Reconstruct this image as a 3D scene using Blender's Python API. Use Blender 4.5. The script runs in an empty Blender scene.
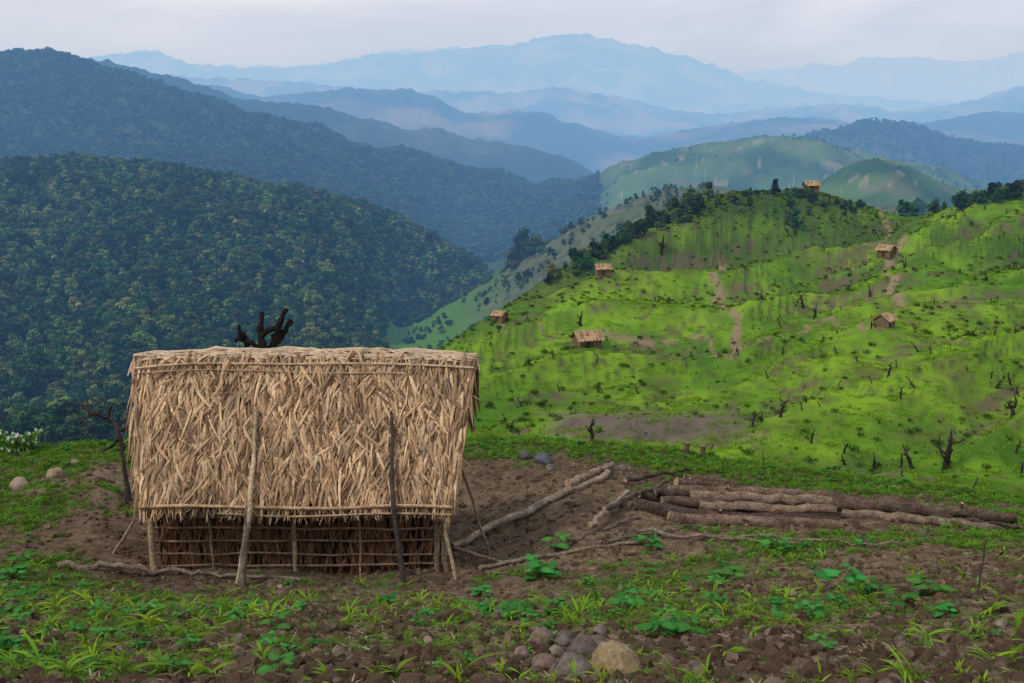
import bpy, math, random
import numpy as np
from mathutils import Vector, Matrix, noise as mnoise
rng=np.random.default_rng(11); random.seed(11)
F=1100.0; TH=math.atan(191.5/F); S=math.sin(TH); C=math.cos(TH)
def slope_of(v):
    k=(341.5-v)/F
    return (-S+k*C)/(C+k*S)
def bearing(u,v):
    k=(341.5-v)/F
    return (u-512)/F/(C+k*S)
def P(u,v,y): return Vector((bearing(u,v)*y,y,slope_of(v)*y))

# ------------------------------------------------------------------ helpers
def pchip_slopes(x,y):
    h=np.diff(x,axis=0); d=np.diff(y,axis=0)/h
    m=np.zeros_like(y)
    w1=2*h[1:]+h[:-1]; w2=h[1:]+2*h[:-1]
    same=(d[1:]*d[:-1])>0
    with np.errstate(divide='ignore',invalid='ignore'):
        mm=(w1+w2)/(w1/d[:-1]+w2/d[1:])
    m[1:-1]=np.where(same,mm,0)
    m[0]=d[0]; m[-1]=d[-1]
    return m
def pchip_eval(x,y,m,xq):
    xq=np.clip(xq,x[0],x[-1])
    i=np.clip(np.searchsorted(x,xq,side='right')-1,0,len(x)-2)
    h=x[i+1]-x[i]; t=(xq-x[i])/h
    h00=2*t**3-3*t**2+1; h10=t**3-2*t**2+t; h01=-2*t**3+3*t**2; h11=t**3-t**2
    return h00*y[i]+h10*h*m[i]+h01*y[i+1]+h11*h*m[i+1]
def hash2(ix,iy,seed):
    ix=(ix.astype(np.int64)+100000)&0xffffffff; iy=(iy.astype(np.int64)+100000)&0xffffffff
    h=(ix*374761393+iy*668265263+seed*1442695041)&0xffffffff
    h=((h^(h>>13))*1274126177)&0xffffffff
    h=(h^(h>>16))&0xffffffff
    return h/4294967295.0
def vnoise(x,y,seed=0):
    fx=np.floor(x); fy=np.floor(y); tx=x-fx; ty=y-fy
    def g(ox,oy):
        a=hash2(fx+ox,fy+oy,seed)*2*math.pi
        return np.cos(a)*(tx-ox)+np.sin(a)*(ty-oy)
    sx=tx*tx*tx*(tx*(tx*6-15)+10); sy=ty*ty*ty*(ty*(ty*6-15)+10)
    a=g(0,0)*(1-sx)+g(1,0)*sx; b=g(0,1)*(1-sx)+g(1,1)*sx
    return (a*(1-sy)+b*sy)*1.4
def fbm(x,y,seed=0,o=4):
    r=0;a=1;t=0
    for i in range(o):
        r=r+a*vnoise(x*2**i,y*2**i,seed+i*17); t+=a; a*=.5
    return r/t
def sm(x,a,b):
    t=np.clip((x-a)/(b-a),0,1); return t*t*(3-2*t)

# ------------------------------------------------------------------ terrain feature lines (distance, heights)
K=[
 (0.8,[(0,823),(1015,823)]),
 (3.4,[(0,684),(500,686),(1015,680)]),
 (6.0,[(0,615),(450,618),(700,610),(1015,603)]),
 (10.4,[(0,562),(80,566),(150,574),(450,577),(600,566),(800,556),(1015,550)]),
 (13.0,[(0,494),(90,496),(150,507),(450,512),(600,492),(700,505),(850,515),(1015,522)]),
 (15.5,[(-100,452),(60,449),(130,447),(480,443),(600,447),(700,458),(850,480),(1015,497),(1150,508)]),
 (19.0,[(0,500),(480,478),(700,490),(1015,530)]),
 (45.0,[(0,520),(300,510),(480,478),(700,485),(850,500),(1015,520)]),
 (105.,[(0,520),(300,480),(420,456),(480,447),(600,446),(700,450),(850,462),(1015,480)]),
 (165.,[(0,490),(300,450),(420,386),(480,370),(585,357),(700,366),(780,352),(850,350),(940,338),(1015,345)]),
 ([(0,200),(480,198),(585,215),(700,235),(1015,230)],[(0,480),(300,435),(420,365),(480,342),(540,318),(585,300),(650,288),(700,282),(780,290),(850,282),(940,262),(1015,262)]),
 ([(0,240),(440,232),(480,235),(550,262),(650,295),(760,320),(860,320),(1015,300)],
   [(0,470),(300,425),(400,378),(440,352),(480,326),(520,300),(550,281),(600,250),(650,221),(700,202),(760,190),(810,192),(860,209),(900,215),(960,205),(1015,194),(1100,187)]),
 ([(0,320),(440,300),(500,330),(600,370),(700,410),(1015,400)],[(0,452),(300,420),(400,395),(440,380),(500,350),(600,310),(700,262),(1015,250)]),
 (500.,[(0,415),(300,405),(400,385),(480,375),(600,330),(700,290),(1015,270)]),
 (700.,[(0,310),(130,308),(240,315),(330,330),(400,350),(440,346),(500,312),(560,276),(620,242),(700,230),(1015,230)]),
 (900.,[(0,230),(130,228),(240,240),(330,262),(370,300),(400,337),(440,313),(500,277),(560,236),(620,207),(690,187),(760,198),(1015,215)]),
 (1000.,[(0,198),(130,197),(240,210),(330,228),(370,260),(400,305),(440,322),(500,292),(560,255),(620,230),(700,222),(1015,228)]),
 (1200.,[(0,171),(60,166),(150,174),(240,187),(330,203),(400,228),(440,250),(470,268),(500,285),(540,284),(620,240),(1015,235)]),
 (1600.,[(0,205),(240,215),(400,250),(470,280),(540,268),(620,235),(700,215),(800,198),(820,184),(850,167),(880,158),(905,165),(935,182),(965,192),(1015,208)]),
 (2200.,[(0,152),(240,168),(400,212),(470,245),(540,238),(620,215),(700,200),(1015,208)]),
 ([(0,3000),(540,3000),(620,2700),(1015,2700)],[(0,56),(50,58),(100,72),(150,84),(200,101),(250,116),(300,128),(350,140),(400,154),(450,169),(500,178),(540,188),(580,186),(620,166),(660,153),(700,146),(760,139),(820,142),(860,153),(900,163),(940,170),(980,184),(1015,200)]),
 (3600.,[(0,100),(200,130),(400,180),(540,205),(600,205),(700,180),(1015,200)]),
 (4500.,[(0,70),(60,60),(100,62),(130,69),(200,87),(250,102),(290,106),(330,111),(400,127),(440,131),(480,141),(530,150),(570,161),(600,178),(650,175),(700,165),(760,150),(800,141),(830,133),(870,124),(920,131),(960,144),(1015,150)]),
 (6000.,[(0,110),(200,115),(400,150),(540,180),(700,185),(830,160),(1015,170)]),
 (8000.,[(0,85),(200,88),(270,100),(310,95),(350,92),(395,91),(430,99),(470,116),(500,114),(530,112),(560,122),(600,133),(640,140),(700,131),(760,122),(820,121),(900,127),(960,118),(1015,113)]),
 (10500.,[(0,120),(300,120),(500,135),(700,145),(1015,140)]),
 (14000.,[(0,75),(100,66),(150,77),(250,82),(330,89),(400,97),(450,92),(500,95),(560,89),(600,95),(660,110),(720,117),(780,110),(850,107),(900,113),(950,108),(1015,90)]),
 (18000.,[(0,110),(300,105),(500,110),(700,125),(1015,120)]),
 (24000.,[(0,80),(60,64),(100,60),(150,54),(200,67),(250,71),(300,69),(350,63),(400,56),(450,53),(500,49),(545,42),(575,39),(620,46),(680,58),(740,77),(800,90),(860,99),(920,104),(1015,106)]),
 (30000.,[(0,95),(500,80),(700,100),(1015,120)]),
 (42000.,[(0,62),(300,70),(380,57),(430,49),(500,57),(700,80),(760,74),(830,66),(900,60),(960,65),(1015,54)]),
 (60000.,[(0,150),(1015,150)]),
]
cols=np.concatenate([np.linspace(-1.7,-.54,50,endpoint=False),np.linspace(-.54,.54,800),np.linspace(.54,1.7,51)[1:]])
Yg=np.concatenate([np.geomspace(.8,20,400,endpoint=False),np.geomspace(20,400,380,endpoint=False),np.geomspace(400,60000,400)])
nc=len(cols); nr=len(Yg); nk=len(K)
yk=np.zeros((nk,nc)); zk=np.zeros((nk,nc))
for i,(yd,vl) in enumerate(K):
    vs=np.array([p[1] for p in vl],float)
    aa=np.array([bearing(u,v) for u,v in vl])
    vv=pchip_eval(aa,vs,pchip_slopes(aa,vs),cols)
    if isinstance(yd,list):
        ya=np.array([bearing(u,300) for u,_ in yd]); yv=np.array([q for _,q in yd],float)
        yk[i]=pchip_eval(ya,yv,pchip_slopes(ya,yv),cols)
    else: yk[i]=yd
    k=(341.5-vv)/F
    zk[i]=yk[i]*(-S+k*C)/(C+k*S)
mk=pchip_slopes(yk,zk)
Z=np.zeros((nr,nc)); SI=np.zeros((nr,nc))
for j in range(nc):
    Z[:,j]=pchip_eval(yk[:,j],zk[:,j],mk[:,j],Yg)
    SI[:,j]=np.interp(Yg,yk[:,j],np.arange(nk))
YY=np.repeat(Yg[:,None],nc,1); XX=YY*cols[None,:]
for n,lam in enumerate([.12,.3,.8,2.5,8,25,80,250,800,2500]):
    w=np.clip((lam/YY-.004)/.004,0,1)*np.clip(1-(lam/YY-.06)/.09,0,1)
    rows=np.where(w[:,0]>0)[0]
    if len(rows)==0: continue
    a,b=rows[0],rows[-1]+1
    nz=vnoise(XX[a:b]/lam+n*7.3,YY[a:b]/lam,n*31)
    if lam>=80:
        nz=(1-2.4*np.abs(nz))-.45; amp=.10*lam
    elif lam>=8: amp=.045*lam
    else: amp=.09*lam
    Z[a:b]+=w[a:b]*amp*nz
# gullies and spurs on the near farmed hill (run along the fall line)
wp=fbm(XX/70,YY/70,5,3)*1.0
fx=XX*.60-YY*.80; fy=XX*.80+YY*.60
hillm=sm(SI,7.3,8.4)*(1-sm(SI,10.5,11.3))
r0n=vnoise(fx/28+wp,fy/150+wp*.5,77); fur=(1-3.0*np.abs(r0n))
r1n=vnoise(fx/9+wp*1.5,fy/55,78); fur2=(1-3.0*np.abs(r1n))
fur3=vnoise(fx/3.2+wp*3,fy/22,79)
Z+=hillm*(fur*3.6+fur2*.9+fur3*.5-1.6)
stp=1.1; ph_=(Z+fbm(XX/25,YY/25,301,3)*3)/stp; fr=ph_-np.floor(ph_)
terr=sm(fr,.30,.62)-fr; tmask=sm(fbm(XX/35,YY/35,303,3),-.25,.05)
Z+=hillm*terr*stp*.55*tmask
lny=np.log(Yg)
def gidx(x,y):
    a=x/y
    return np.interp(np.log(y),lny,np.arange(nr)),np.interp(a,cols,np.arange(nc))
def H(x,y):
    i,j=gidx(np.asarray(x,float),np.asarray(y,float))
    i0=np.clip(np.floor(i).astype(int),0,nr-2); j0=np.clip(np.floor(j).astype(int),0,nc-2)
    ti=i-i0; tj=j-j0
    return (Z[i0,j0]*(1-ti)+Z[i0+1,j0]*ti)*(1-tj)+(Z[i0,j0+1]*(1-ti)+Z[i0+1,j0+1]*ti)*tj
def SIat(x,y):
    i,j=gidx(np.asarray(x,float),np.asarray(y,float))
    return SI[np.round(i).astype(int),np.round(j).astype(int)]
def hit(u,v,ymin=3.0):
    a=bearing(u,v); s=slope_of(v)
    j=int(round(np.interp(a,cols,np.arange(nc))))
    sl=Z[:,j]/Yg
    idx=np.where((Yg>ymin)&(sl>=s))[0]
    i=idx[0] if len(idx) else nr-1
    y=Yg[i]
    return Vector((a*y,y,float(H(a*y,y))))

# ------------------------------------------------------------------ ground colours (albedo per zone)
def zone_uv(x,y,z):
    d=y*C-z*S
    return 512+F*x/d, 341.5-F*(y*S+z*C)/d
U,V=zone_uv(XX,YY,Z)
n_big=fbm(XX/6,YY/6,3,4); n_sm=fbm(XX/.35,YY/.35,19,3)
def col(r,g,b): return np.array([r,g,b])
def grass_amount(x,y):
    u,v=zone_uv(x,y,H(x,y))
    nb=fbm(x/1.7,y/1.7,3,4); nm=fbm(x/.5,y/.5,9,3)
    base=.55+1.35*nb+.8*nm
    base=base+.25*(1-sm(u,150,330))*sm(y,4.2,5.2)*(1-sm(y,10.0,10.8))
    base=base-.22*(1-sm(y,3.7,4.7))*sm(u,230,380)
    pit=np.exp(-(((u-540)/105)**4+((v-508)/48)**4))
    pit=np.maximum(pit,np.exp(-(((u-330)/235)**6+((v-545)/34)**4)))
    pit=np.maximum(pit,.85*np.exp(-(((u-740)/150)**4+((v-512)/24)**4)))
    pit=np.maximum(pit,.6*np.exp(-(((u-940)/120)**4+((v-572)/24)**4)))
    pit=np.maximum(pit,.55*np.exp(-(((u-100)/48)**4+((v-515)/38)**4)))
    base=base-1.15*pit
    base=base+.30*(1-sm(u,50,90))*sm(y,10.6,12)
    base=base+.75*sm(y,13.8,14.8)
    return np.clip(base,0,1)
rows=np.where(Yg<24)[0]; r1=rows[-1]+1
COL=np.zeros((nr,nc,3))
dirt=col(.125,.087,.055); dirt2=col(.26,.19,.12); gfl=col(.10,.125,.035)
g=sm(grass_amount(XX[:r1],YY[:r1]),.4,.95)[...,None]
dm=np.clip(.4+n_big*.8+n_sm*.6,0,1)[:r1][...,None]
COL[:r1]=(dirt*(1-dm)+dirt2*dm)*(1-g)+gfl*g
Xf,Yf,Uf,Vf,Sf=XX[r1:],YY[r1:],U[r1:],V[r1:],SI[r1:]
N1=fbm(Xf/40,Yf/40,41,5); N2=fbm(Xf/9,Yf/9,43,4); N3=fbm(Xf/2.5,Yf/2.5,47,3)
def mix(a,b,t): return a*(1-t[...,None])+b*t[...,None]
hill=mix(col(.075,.175,.009)+0*Xf[...,None],col(.20,.345,.015),np.clip(.5+N2*1.4+N1*1.3,0,1))
hill=mix(hill,col(.15,.17,.035),sm(N1*.6-N2+.8*N3,.05,.5)*.6)
furf=fur[r1:]; furf2=fur2[r1:]; furf3=fur3[r1:]
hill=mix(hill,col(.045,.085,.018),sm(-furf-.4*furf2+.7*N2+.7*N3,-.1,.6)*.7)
hill=mix(hill,col(.15,.11,.06),sm(-furf2*.7+.9*furf3+1.2*N3+.6*N1,.22,.6)*.75)
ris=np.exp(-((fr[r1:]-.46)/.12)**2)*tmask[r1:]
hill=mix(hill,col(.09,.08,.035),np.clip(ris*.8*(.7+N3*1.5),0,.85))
pd=np.exp(-(((Uf-655)/105)**4+((Vf-427)/17)**4))
hill=mix(hill,col(.17,.13,.095),np.clip(pd*1.5+N2*1.2-.35,0,1)*(pd>.05))
for (cu,cv,su,sv) in ((968,300,60,8),(925,345,45,5),(835,283,18,9),(600,308,18,5),(640,262,12,3),(560,395,60,6),(980,430,50,8)):
    pd=np.exp(-(((Uf-cu)/su)**2+((Vf-cv+ (Uf-cu)*.15)/sv)**2))
    hill=mix(hill,col(.15,.105,.07),np.clip(pd*1.2+N2*.9+N3*.8-.5,0,.85)*(pd>.08))
kn=np.exp(-(((Uf-755)/120)**4))*(1-sm(Vf,205,240+N1*50))
hill=mix(hill,col(.05,.09,.02),np.clip(kn*.95,0,1))
rg=(1-sm(Uf,560,720))*sm(Sf,9.9,10.7)
hill=mix(hill,col(.07,.09,.03),rg*.7)
def path_mask(pl,wid):
    pts=[hit(u,v,50) for u,v in pl]
    dm_=np.full(Xf.shape,1e9)
    wx=Xf+N2*3; wy=Yf+N1*3
    for a,b in zip(pts[:-1],pts[1:]):
        dx,dy=b.x-a.x,b.y-a.y; L2=dx*dx+dy*dy+1e-6
        t=np.clip(((wx-a.x)*dx+(wy-a.y)*dy)/L2,0,1)
        dm_=np.minimum(dm_,np.hypot(wx-a.x-t*dx,wy-a.y-t*dy))
    return 1-sm(dm_,wid*.5,wid)
pm_=np.zeros(Xf.shape)
for pl,wd in (([(722,262),(716,275),(721,288),(718,303),(735,318),(742,338),(728,360)],1.1),([(886,262),(890,280),(896,300),(886,322)],.9),([(600,336),(640,345),(700,338),(760,345),(830,322),(880,328)],.55),([(870,207),(884,222),(905,236),(890,258)],.9),([(500,322),(540,335),(585,345)],.5)):
    pm_=np.maximum(pm_,path_mask(pl,wd))
hill=mix(hill,col(.30,.21,.125),pm_*.9*((Yf>60)&(Yf<340)))
scrub=mix(col(.03,.055,.018)+0*Xf[...,None],col(.05,.08,.025),np.clip(.5+N2,0,1))
out=mix(scrub,hill,sm(Uf,425,450)*(1-sm(Sf,11.15,11.7)))
band=mix(col(.08,.12,.05)+0*Xf[...,None],col(.14,.14,.09),np.clip(.5+N1*1.8,0,1))
band=mix(band,col(.04,.07,.03),sm(N2+N1,.05,.35)*.8)
band=mix(band,col(.08,.18,.025),(1-sm(Uf,440,520)))
isband=sm(Uf,372,392)*sm(Sf,12.6,13.2)*(1-sm(Sf,15.3,15.8))
out=mix(out,band,isband)
NF=fbm(Xf/150,Yf/150,51,5)
farg=mix(col(.035,.08,.02)+0*Xf[...,None],col(.09,.16,.04),np.clip(.5+2.4*NF,0,1))
farg=mix(farg,col(.17,.14,.09),sm(fbm(Xf/90,Yf/90,52,4),.12,.35)*.6)
farg=mix(farg,col(.30,.25,.17),(1-sm(np.abs(vnoise(Xf/300+NF,Yf/200,179)),.008,.02))*.6)
out=mix(out,farg,sm(Uf,585,620)*sm(Sf,16.5,17.5))
NB=fbm(Xf/700,Yf/700,61,5)
vf=mix(col(.022,.045,.03)+0*Xf[...,None],col(.06,.075,.05),sm(NB,-.1,.35))
out=mix(out,vf,sm(Sf,20.6,21.2))
br=mix(vf,col(.17,.14,.10),sm(fbm(Xf/900,Yf/900,67,5),-.1,.25))
out=mix(out,br,sm(Sf,22.9,23.6))
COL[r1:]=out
me=bpy.data.meshes.new("ground_terrain")
co=np.stack([XX,YY,Z],-1).reshape(-1,3)
idx=np.arange(nr*nc).reshape(nr,nc)
q=np.stack([idx[:-1,:-1],idx[:-1,1:],idx[1:,1:],idx[1:,:-1]],-1).reshape(-1,4)
def fast_mesh(me,co,q):
    n=q.shape[1]
    me.vertices.add(len(co)); me.vertices.foreach_set("co",co.astype(np.float32).ravel())
    me.loops.add(q.size); me.loops.foreach_set("vertex_index",q.astype(np.int32).ravel())
    me.polygons.add(len(q)); me.polygons.foreach_set("loop_start",np.arange(0,q.size,n,dtype=np.int32))
    me.update(calc_edges=True)
fast_mesh(me,co,q)
me.polygons.foreach_set("use_smooth",np.ones(len(q),bool))
ca=me.color_attributes.new("Col",'FLOAT_COLOR','POINT')
ca.data.foreach_set("color",np.concatenate([COL.reshape(-1,3),np.ones((nr*nc,1))],1).astype(np.float32).ravel())
terrain=bpy.data.objects.new("ground_terrain",me); bpy.context.collection.objects.link(terrain)

# ------------------------------------------------------------------ materials
def newmat(name):
    m=bpy.data.materials.new(name); m.use_nodes=True
    nt=m.node_tree; nt.nodes.clear()
    return m,nt
def N(nt,t,**kw):
    n=nt.nodes.new(t)
    for k,v in kw.items(): setattr(n,k,v)
    return n
# painted haze: surface colour dimmed and airlight emission added by distance from world origin
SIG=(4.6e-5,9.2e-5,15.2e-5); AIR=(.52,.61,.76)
def painted_haze_nodes(nt,cur):
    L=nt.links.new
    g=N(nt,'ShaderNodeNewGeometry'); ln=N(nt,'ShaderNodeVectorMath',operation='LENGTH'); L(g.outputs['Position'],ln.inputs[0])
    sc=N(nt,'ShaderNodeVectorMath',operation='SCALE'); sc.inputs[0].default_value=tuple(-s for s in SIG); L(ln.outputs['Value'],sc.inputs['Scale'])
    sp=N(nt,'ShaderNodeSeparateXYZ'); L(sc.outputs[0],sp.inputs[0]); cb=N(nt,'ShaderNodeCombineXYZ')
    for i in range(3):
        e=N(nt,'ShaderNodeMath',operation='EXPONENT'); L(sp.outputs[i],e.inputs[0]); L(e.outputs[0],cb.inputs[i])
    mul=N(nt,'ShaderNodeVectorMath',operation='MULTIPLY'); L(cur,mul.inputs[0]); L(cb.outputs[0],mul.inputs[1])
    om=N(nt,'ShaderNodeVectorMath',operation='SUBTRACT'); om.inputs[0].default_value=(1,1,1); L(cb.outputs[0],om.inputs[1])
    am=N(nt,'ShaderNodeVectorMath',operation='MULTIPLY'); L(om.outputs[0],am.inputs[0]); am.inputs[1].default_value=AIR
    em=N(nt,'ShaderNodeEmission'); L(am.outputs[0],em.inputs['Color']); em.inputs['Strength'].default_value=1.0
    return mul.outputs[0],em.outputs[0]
def attr_mat(name,noise=((20,.35),),rough=.9,bump=.3,bscale=30,rand=0.0,trans=0.0,stretch=(1,1,1),bdist=.02,detail=3,spec=.2,simple=False,haze=False):
    m,nt=newmat(name); L=nt.links.new
    out=N(nt,'ShaderNodeOutputMaterial')
    if simple:
        b=N(nt,'ShaderNodeBsdfDiffuse'); colin=b.inputs['Color']
    else:
        b=N(nt,'ShaderNodeBsdfPrincipled'); b.inputs['Roughness'].default_value=rough
        b.inputs['Specular IOR Level'].default_value=spec; colin=b.inputs['Base Color']
    at=N(nt,'ShaderNodeAttribute'); at.attribute_name="Col"
    tc=N(nt,'ShaderNodeTexCoord'); mp=N(nt,'ShaderNodeMapping'); mp.inputs['Scale'].default_value=stretch
    L(tc.outputs['Object'],mp.inputs['Vector'])
    cur=at.outputs['Color']
    for sc,am in noise:
        n=N(nt,'ShaderNodeTexNoise'); n.inputs['Scale'].default_value=sc; n.inputs['Detail'].default_value=detail; n.inputs['Roughness'].default_value=.65
        L(mp.outputs[0],n.inputs['Vector'])
        mr=N(nt,'ShaderNodeMapRange'); mr.inputs['From Min'].default_value=.3; mr.inputs['From Max'].default_value=.7
        mr.inputs['To Min'].default_value=1-am; mr.inputs['To Max'].default_value=1+am
        L(n.outputs['Fac'],mr.inputs['Value'])
        vm=N(nt,'ShaderNodeVectorMath',operation='SCALE'); L(cur,vm.inputs[0]); L(mr.outputs[0],vm.inputs['Scale']); cur=vm.outputs[0]
    if rand>0:
        oi=N(nt,'ShaderNodeObjectInfo'); mr=N(nt,'ShaderNodeMapRange'); mr.inputs['To Min'].default_value=1-rand; mr.inputs['To Max'].default_value=1+rand
        L(oi.outputs['Random'],mr.inputs['Value'])
        vm=N(nt,'ShaderNodeVectorMath',operation='SCALE'); L(cur,vm.inputs[0]); L(mr.outputs[0],vm.inputs['Scale']); cur=vm.outputs[0]
        hs=N(nt,'ShaderNodeHueSaturation'); L(cur,hs.inputs['Color'])
        mul=N(nt,'ShaderNodeMath',operation='MULTIPLY'); mul.inputs[1].default_value=7.31; L(oi.outputs['Random'],mul.inputs[0])
        fr_=N(nt,'ShaderNodeMath',operation='FRACT'); L(mul.outputs[0],fr_.inputs[0])
        m2=N(nt,'ShaderNodeMapRange'); m2.inputs['To Min'].default_value=.5-rand*.08; m2.inputs['To Max'].default_value=.5+rand*.06; L(fr_.outputs[0],m2.inputs['Value'])
        L(m2.outputs[0],hs.inputs['Hue']); cur=hs.outputs[0]
    em=None
    if haze: cur,em=painted_haze_nodes(nt,cur)
    L(cur,colin)
    if bump>0:
        n=N(nt,'ShaderNodeTexNoise'); n.inputs['Scale'].default_value=bscale; n.inputs['Detail'].default_value=5; n.inputs['Roughness'].default_value=.7
        L(mp.outputs[0],n.inputs['Vector'])
        bp=N(nt,'ShaderNodeBump'); bp.inputs['Strength'].default_value=bump; bp.inputs['Distance'].default_value=bdist
        L(n.outputs['Fac'],bp.inputs['Height']); L(bp.outputs[0],b.inputs['Normal'])
    sh=b.outputs[0]
    if trans>0:
        tr=N(nt,'ShaderNodeBsdfTranslucent'); L(cur,tr.inputs['Color'])
        mx=N(nt,'ShaderNodeMixShader'); mx.inputs[0].default_value=trans
        L(sh,mx.inputs[1]); L(tr.outputs[0],mx.inputs[2]); sh=mx.outputs[0]
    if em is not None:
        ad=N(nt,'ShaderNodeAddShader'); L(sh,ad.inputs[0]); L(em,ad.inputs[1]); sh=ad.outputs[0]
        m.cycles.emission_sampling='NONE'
    L(sh,out.inputs['Surface'])
    return m
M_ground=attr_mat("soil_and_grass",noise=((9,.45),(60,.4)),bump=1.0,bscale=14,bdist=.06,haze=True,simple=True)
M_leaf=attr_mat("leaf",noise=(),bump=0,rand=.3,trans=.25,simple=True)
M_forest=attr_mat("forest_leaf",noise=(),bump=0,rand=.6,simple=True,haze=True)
M_thatch=attr_mat("dry_thatch",noise=((4,.22),(40,.3)),bump=.4,bscale=60,bdist=.01,rough=.7,spec=.25)
M_wood=attr_mat("weathered_wood",noise=((5,.4),(40,.45)),bump=1.0,bscale=30,bdist=.03,rough=.85)
M_bark=attr_mat("rough_bark",noise=((7,.4),(35,.5)),bump=1.0,bscale=28,bdist=.03,simple=True)
M_rock=attr_mat("rock_stone",noise=((5,.3),(40,.3)),bump=.8,bscale=20,bdist=.03,rand=.25,simple=True)
me.materials.append(M_ground)

class MB:
    def __init__(s): s.v=[];s.f=[];s.c=[]
    def add(s,vs,fs,c):
        o=len(s.v); s.v+= [tuple(p) for p in vs]; s.f+=[tuple(i+o for i in f) for f in fs]
        if isinstance(c,list): s.c+=[tuple(q) for q in c]
        else: s.c+=[tuple(c)]*len(vs)
    def mesh(s,name,mat,smooth=False):
        m=bpy.data.meshes.new(name); m.from_pydata(s.v,[],s.f); m.update()
        a=m.color_attributes.new("Col",'FLOAT_COLOR','POINT')
        arr=np.ones((len(s.v),4),np.float32); arr[:,:3]=np.array(s.c)
        a.data.foreach_set("color",arr.ravel())
        m.materials.append(mat)
        if smooth: m.polygons.foreach_set("use_smooth",np.ones(len(m.polygons),bool))
        return m
    def obj(s,name,mat,parent=None,smooth=False,loc=None):
        o=bpy.data.objects.new(name,s.mesh(name,mat,smooth)); bpy.context.collection.objects.link(o)
        if parent: o.parent=parent
        if loc is not None: o.location=loc
        return o
def R(a,b): return random.uniform(a,b)
def vary(c,k=.15):
    s=1+R(-k,k); return (c[0]*s*(1+R(-.04,.04)),c[1]*s,c[2]*s*(1+R(-.06,.06)))
def tube(mb,pts,rad,c,seg=8,jit=.08,endc=None):
    pts=[Vector(p) for p in pts]; n=len(pts); vs=[]; fs=[]; cs=[]
    ref=None
    for i,p in enumerate(pts):
        d=(pts[min(i+1,n-1)]-pts[max(i-1,0)]).normalized()
        if ref is None: ref=d.orthogonal().normalized()
        ref=(ref-d*ref.dot(d)).normalized(); b=d.cross(ref)
        for k in range(seg):
            a=2*math.pi*k/seg; r=rad[i]*(1+R(-jit,jit))
            vs.append(p+(ref*math.cos(a)+b*math.sin(a))*r); cs.append(vary(c,.18))
    for i in range(n-1):
        for k in range(seg):
            fs.append((i*seg+k,i*seg+(k+1)%seg,(i+1)*seg+(k+1)%seg,(i+1)*seg+k))
    mb.add(vs,fs,cs)
    ec=endc or c
    for i,rev in ((0,True),(n-1,False)):
        ring=vs[i*seg:(i+1)*seg]
        f=tuple(range(seg)); mb.add(ring,[f[::-1] if rev else f],ec)
def subdiv(a,b,n,w=0.0):
    a=Vector(a);b=Vector(b)
    return [a.lerp(b,i/n)+(Vector((R(-w,w),R(-w,w),R(-w,w))) if 0<i<n else Vector((0,0,0))) for i in range(n+1)]
def blade(mb,p,d,n,L,w,c,lift=.05,curl=.0,turn=0.,twist=0.,seg=5,tip=.15,gr=0.0):
    p=Vector(p);d=Vector(d).normalized();n=Vector(n).normalized()
    vs=[];fs=[];cs=[]; side=d.cross(n).normalized(); pos=p.copy()
    for i in range(seg+1):
        t=i/seg
        dd=(d+side*turn*t).normalized()
        if i: pos=pos+dd*(L/seg)+Vector((0,0,-gr*L/seg*t*2))
        s2=dd.cross(n).normalized(); s2=(s2*math.cos(twist*t*1.0)+n*math.sin(twist*t))
        off=n*(lift*math.sin(math.pi*min(1,t*1.1))+curl*t*t)
        ww=w*.5*(min(1,.45+t*2.2) if t<.4 else 1)*(1-(max(0,t-.45)/.55)**1.6*(1-tip))
        vs+= [pos+off-s2*ww, pos+off+n*ww*.45, pos+off+s2*ww]
        k=1-.25*(1-t)
        cs+= [tuple(q*k for q in c),tuple(q*k*1.1 for q in c),tuple(q*k*.92 for q in c)]
    for i in range(seg):
        o=i*3
        fs+=[(o,o+1,o+4,o+3),(o+1,o+2,o+5,o+4)]
    mb.add(vs,fs,cs)
def ico(sub=2):
    import bmesh
    bm=bmesh.new(); bmesh.ops.create_icosphere(bm,subdivisions=sub,radius=1)
    v=[x.co.copy() for x in bm.verts]; f=[tuple(y.index for y in x.verts) for x in bm.faces]; bm.free()
    return v,f
ICO1=ico(1); ICO2=ico(2); ICO3=ico(3)

def scatter(name,proto_mesh,pts,size,tilt=.08,childname="plant"):
    pts=np.asarray(pts,float); size=np.asarray(size,float); n=len(pts)
    if n==0: return
    ang=rng.uniform(0,2*math.pi,n); tx=rng.normal(0,tilt,n); ty=rng.normal(0,tilt,n)
    co=np.zeros((n,4,3))
    for k in range(4):
        a=ang+k*math.pi/2+math.pi/4; r=size/math.sqrt(2)
        dx=np.cos(a)*r; dy=np.sin(a)*r
        co[:,k,0]=pts[:,0]+dx; co[:,k,1]=pts[:,1]+dy; co[:,k,2]=pts[:,2]+dx*tx+dy*ty
    m=bpy.data.meshes.new(name); fast_mesh(m,co.reshape(-1,3),np.arange(4*n).reshape(n,4))
    o=bpy.data.objects.new(name,m); bpy.context.collection.objects.link(o)
    o.instance_type='FACES'; o.use_instance_faces_scale=True; o.instance_faces_scale=1.0
    o.show_instancer_for_render=False; o.show_instancer_for_viewport=False
    ch=bpy.data.objects.new(childname,proto_mesh); bpy.context.collection.objects.link(ch); ch.parent=o
    return o

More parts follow.
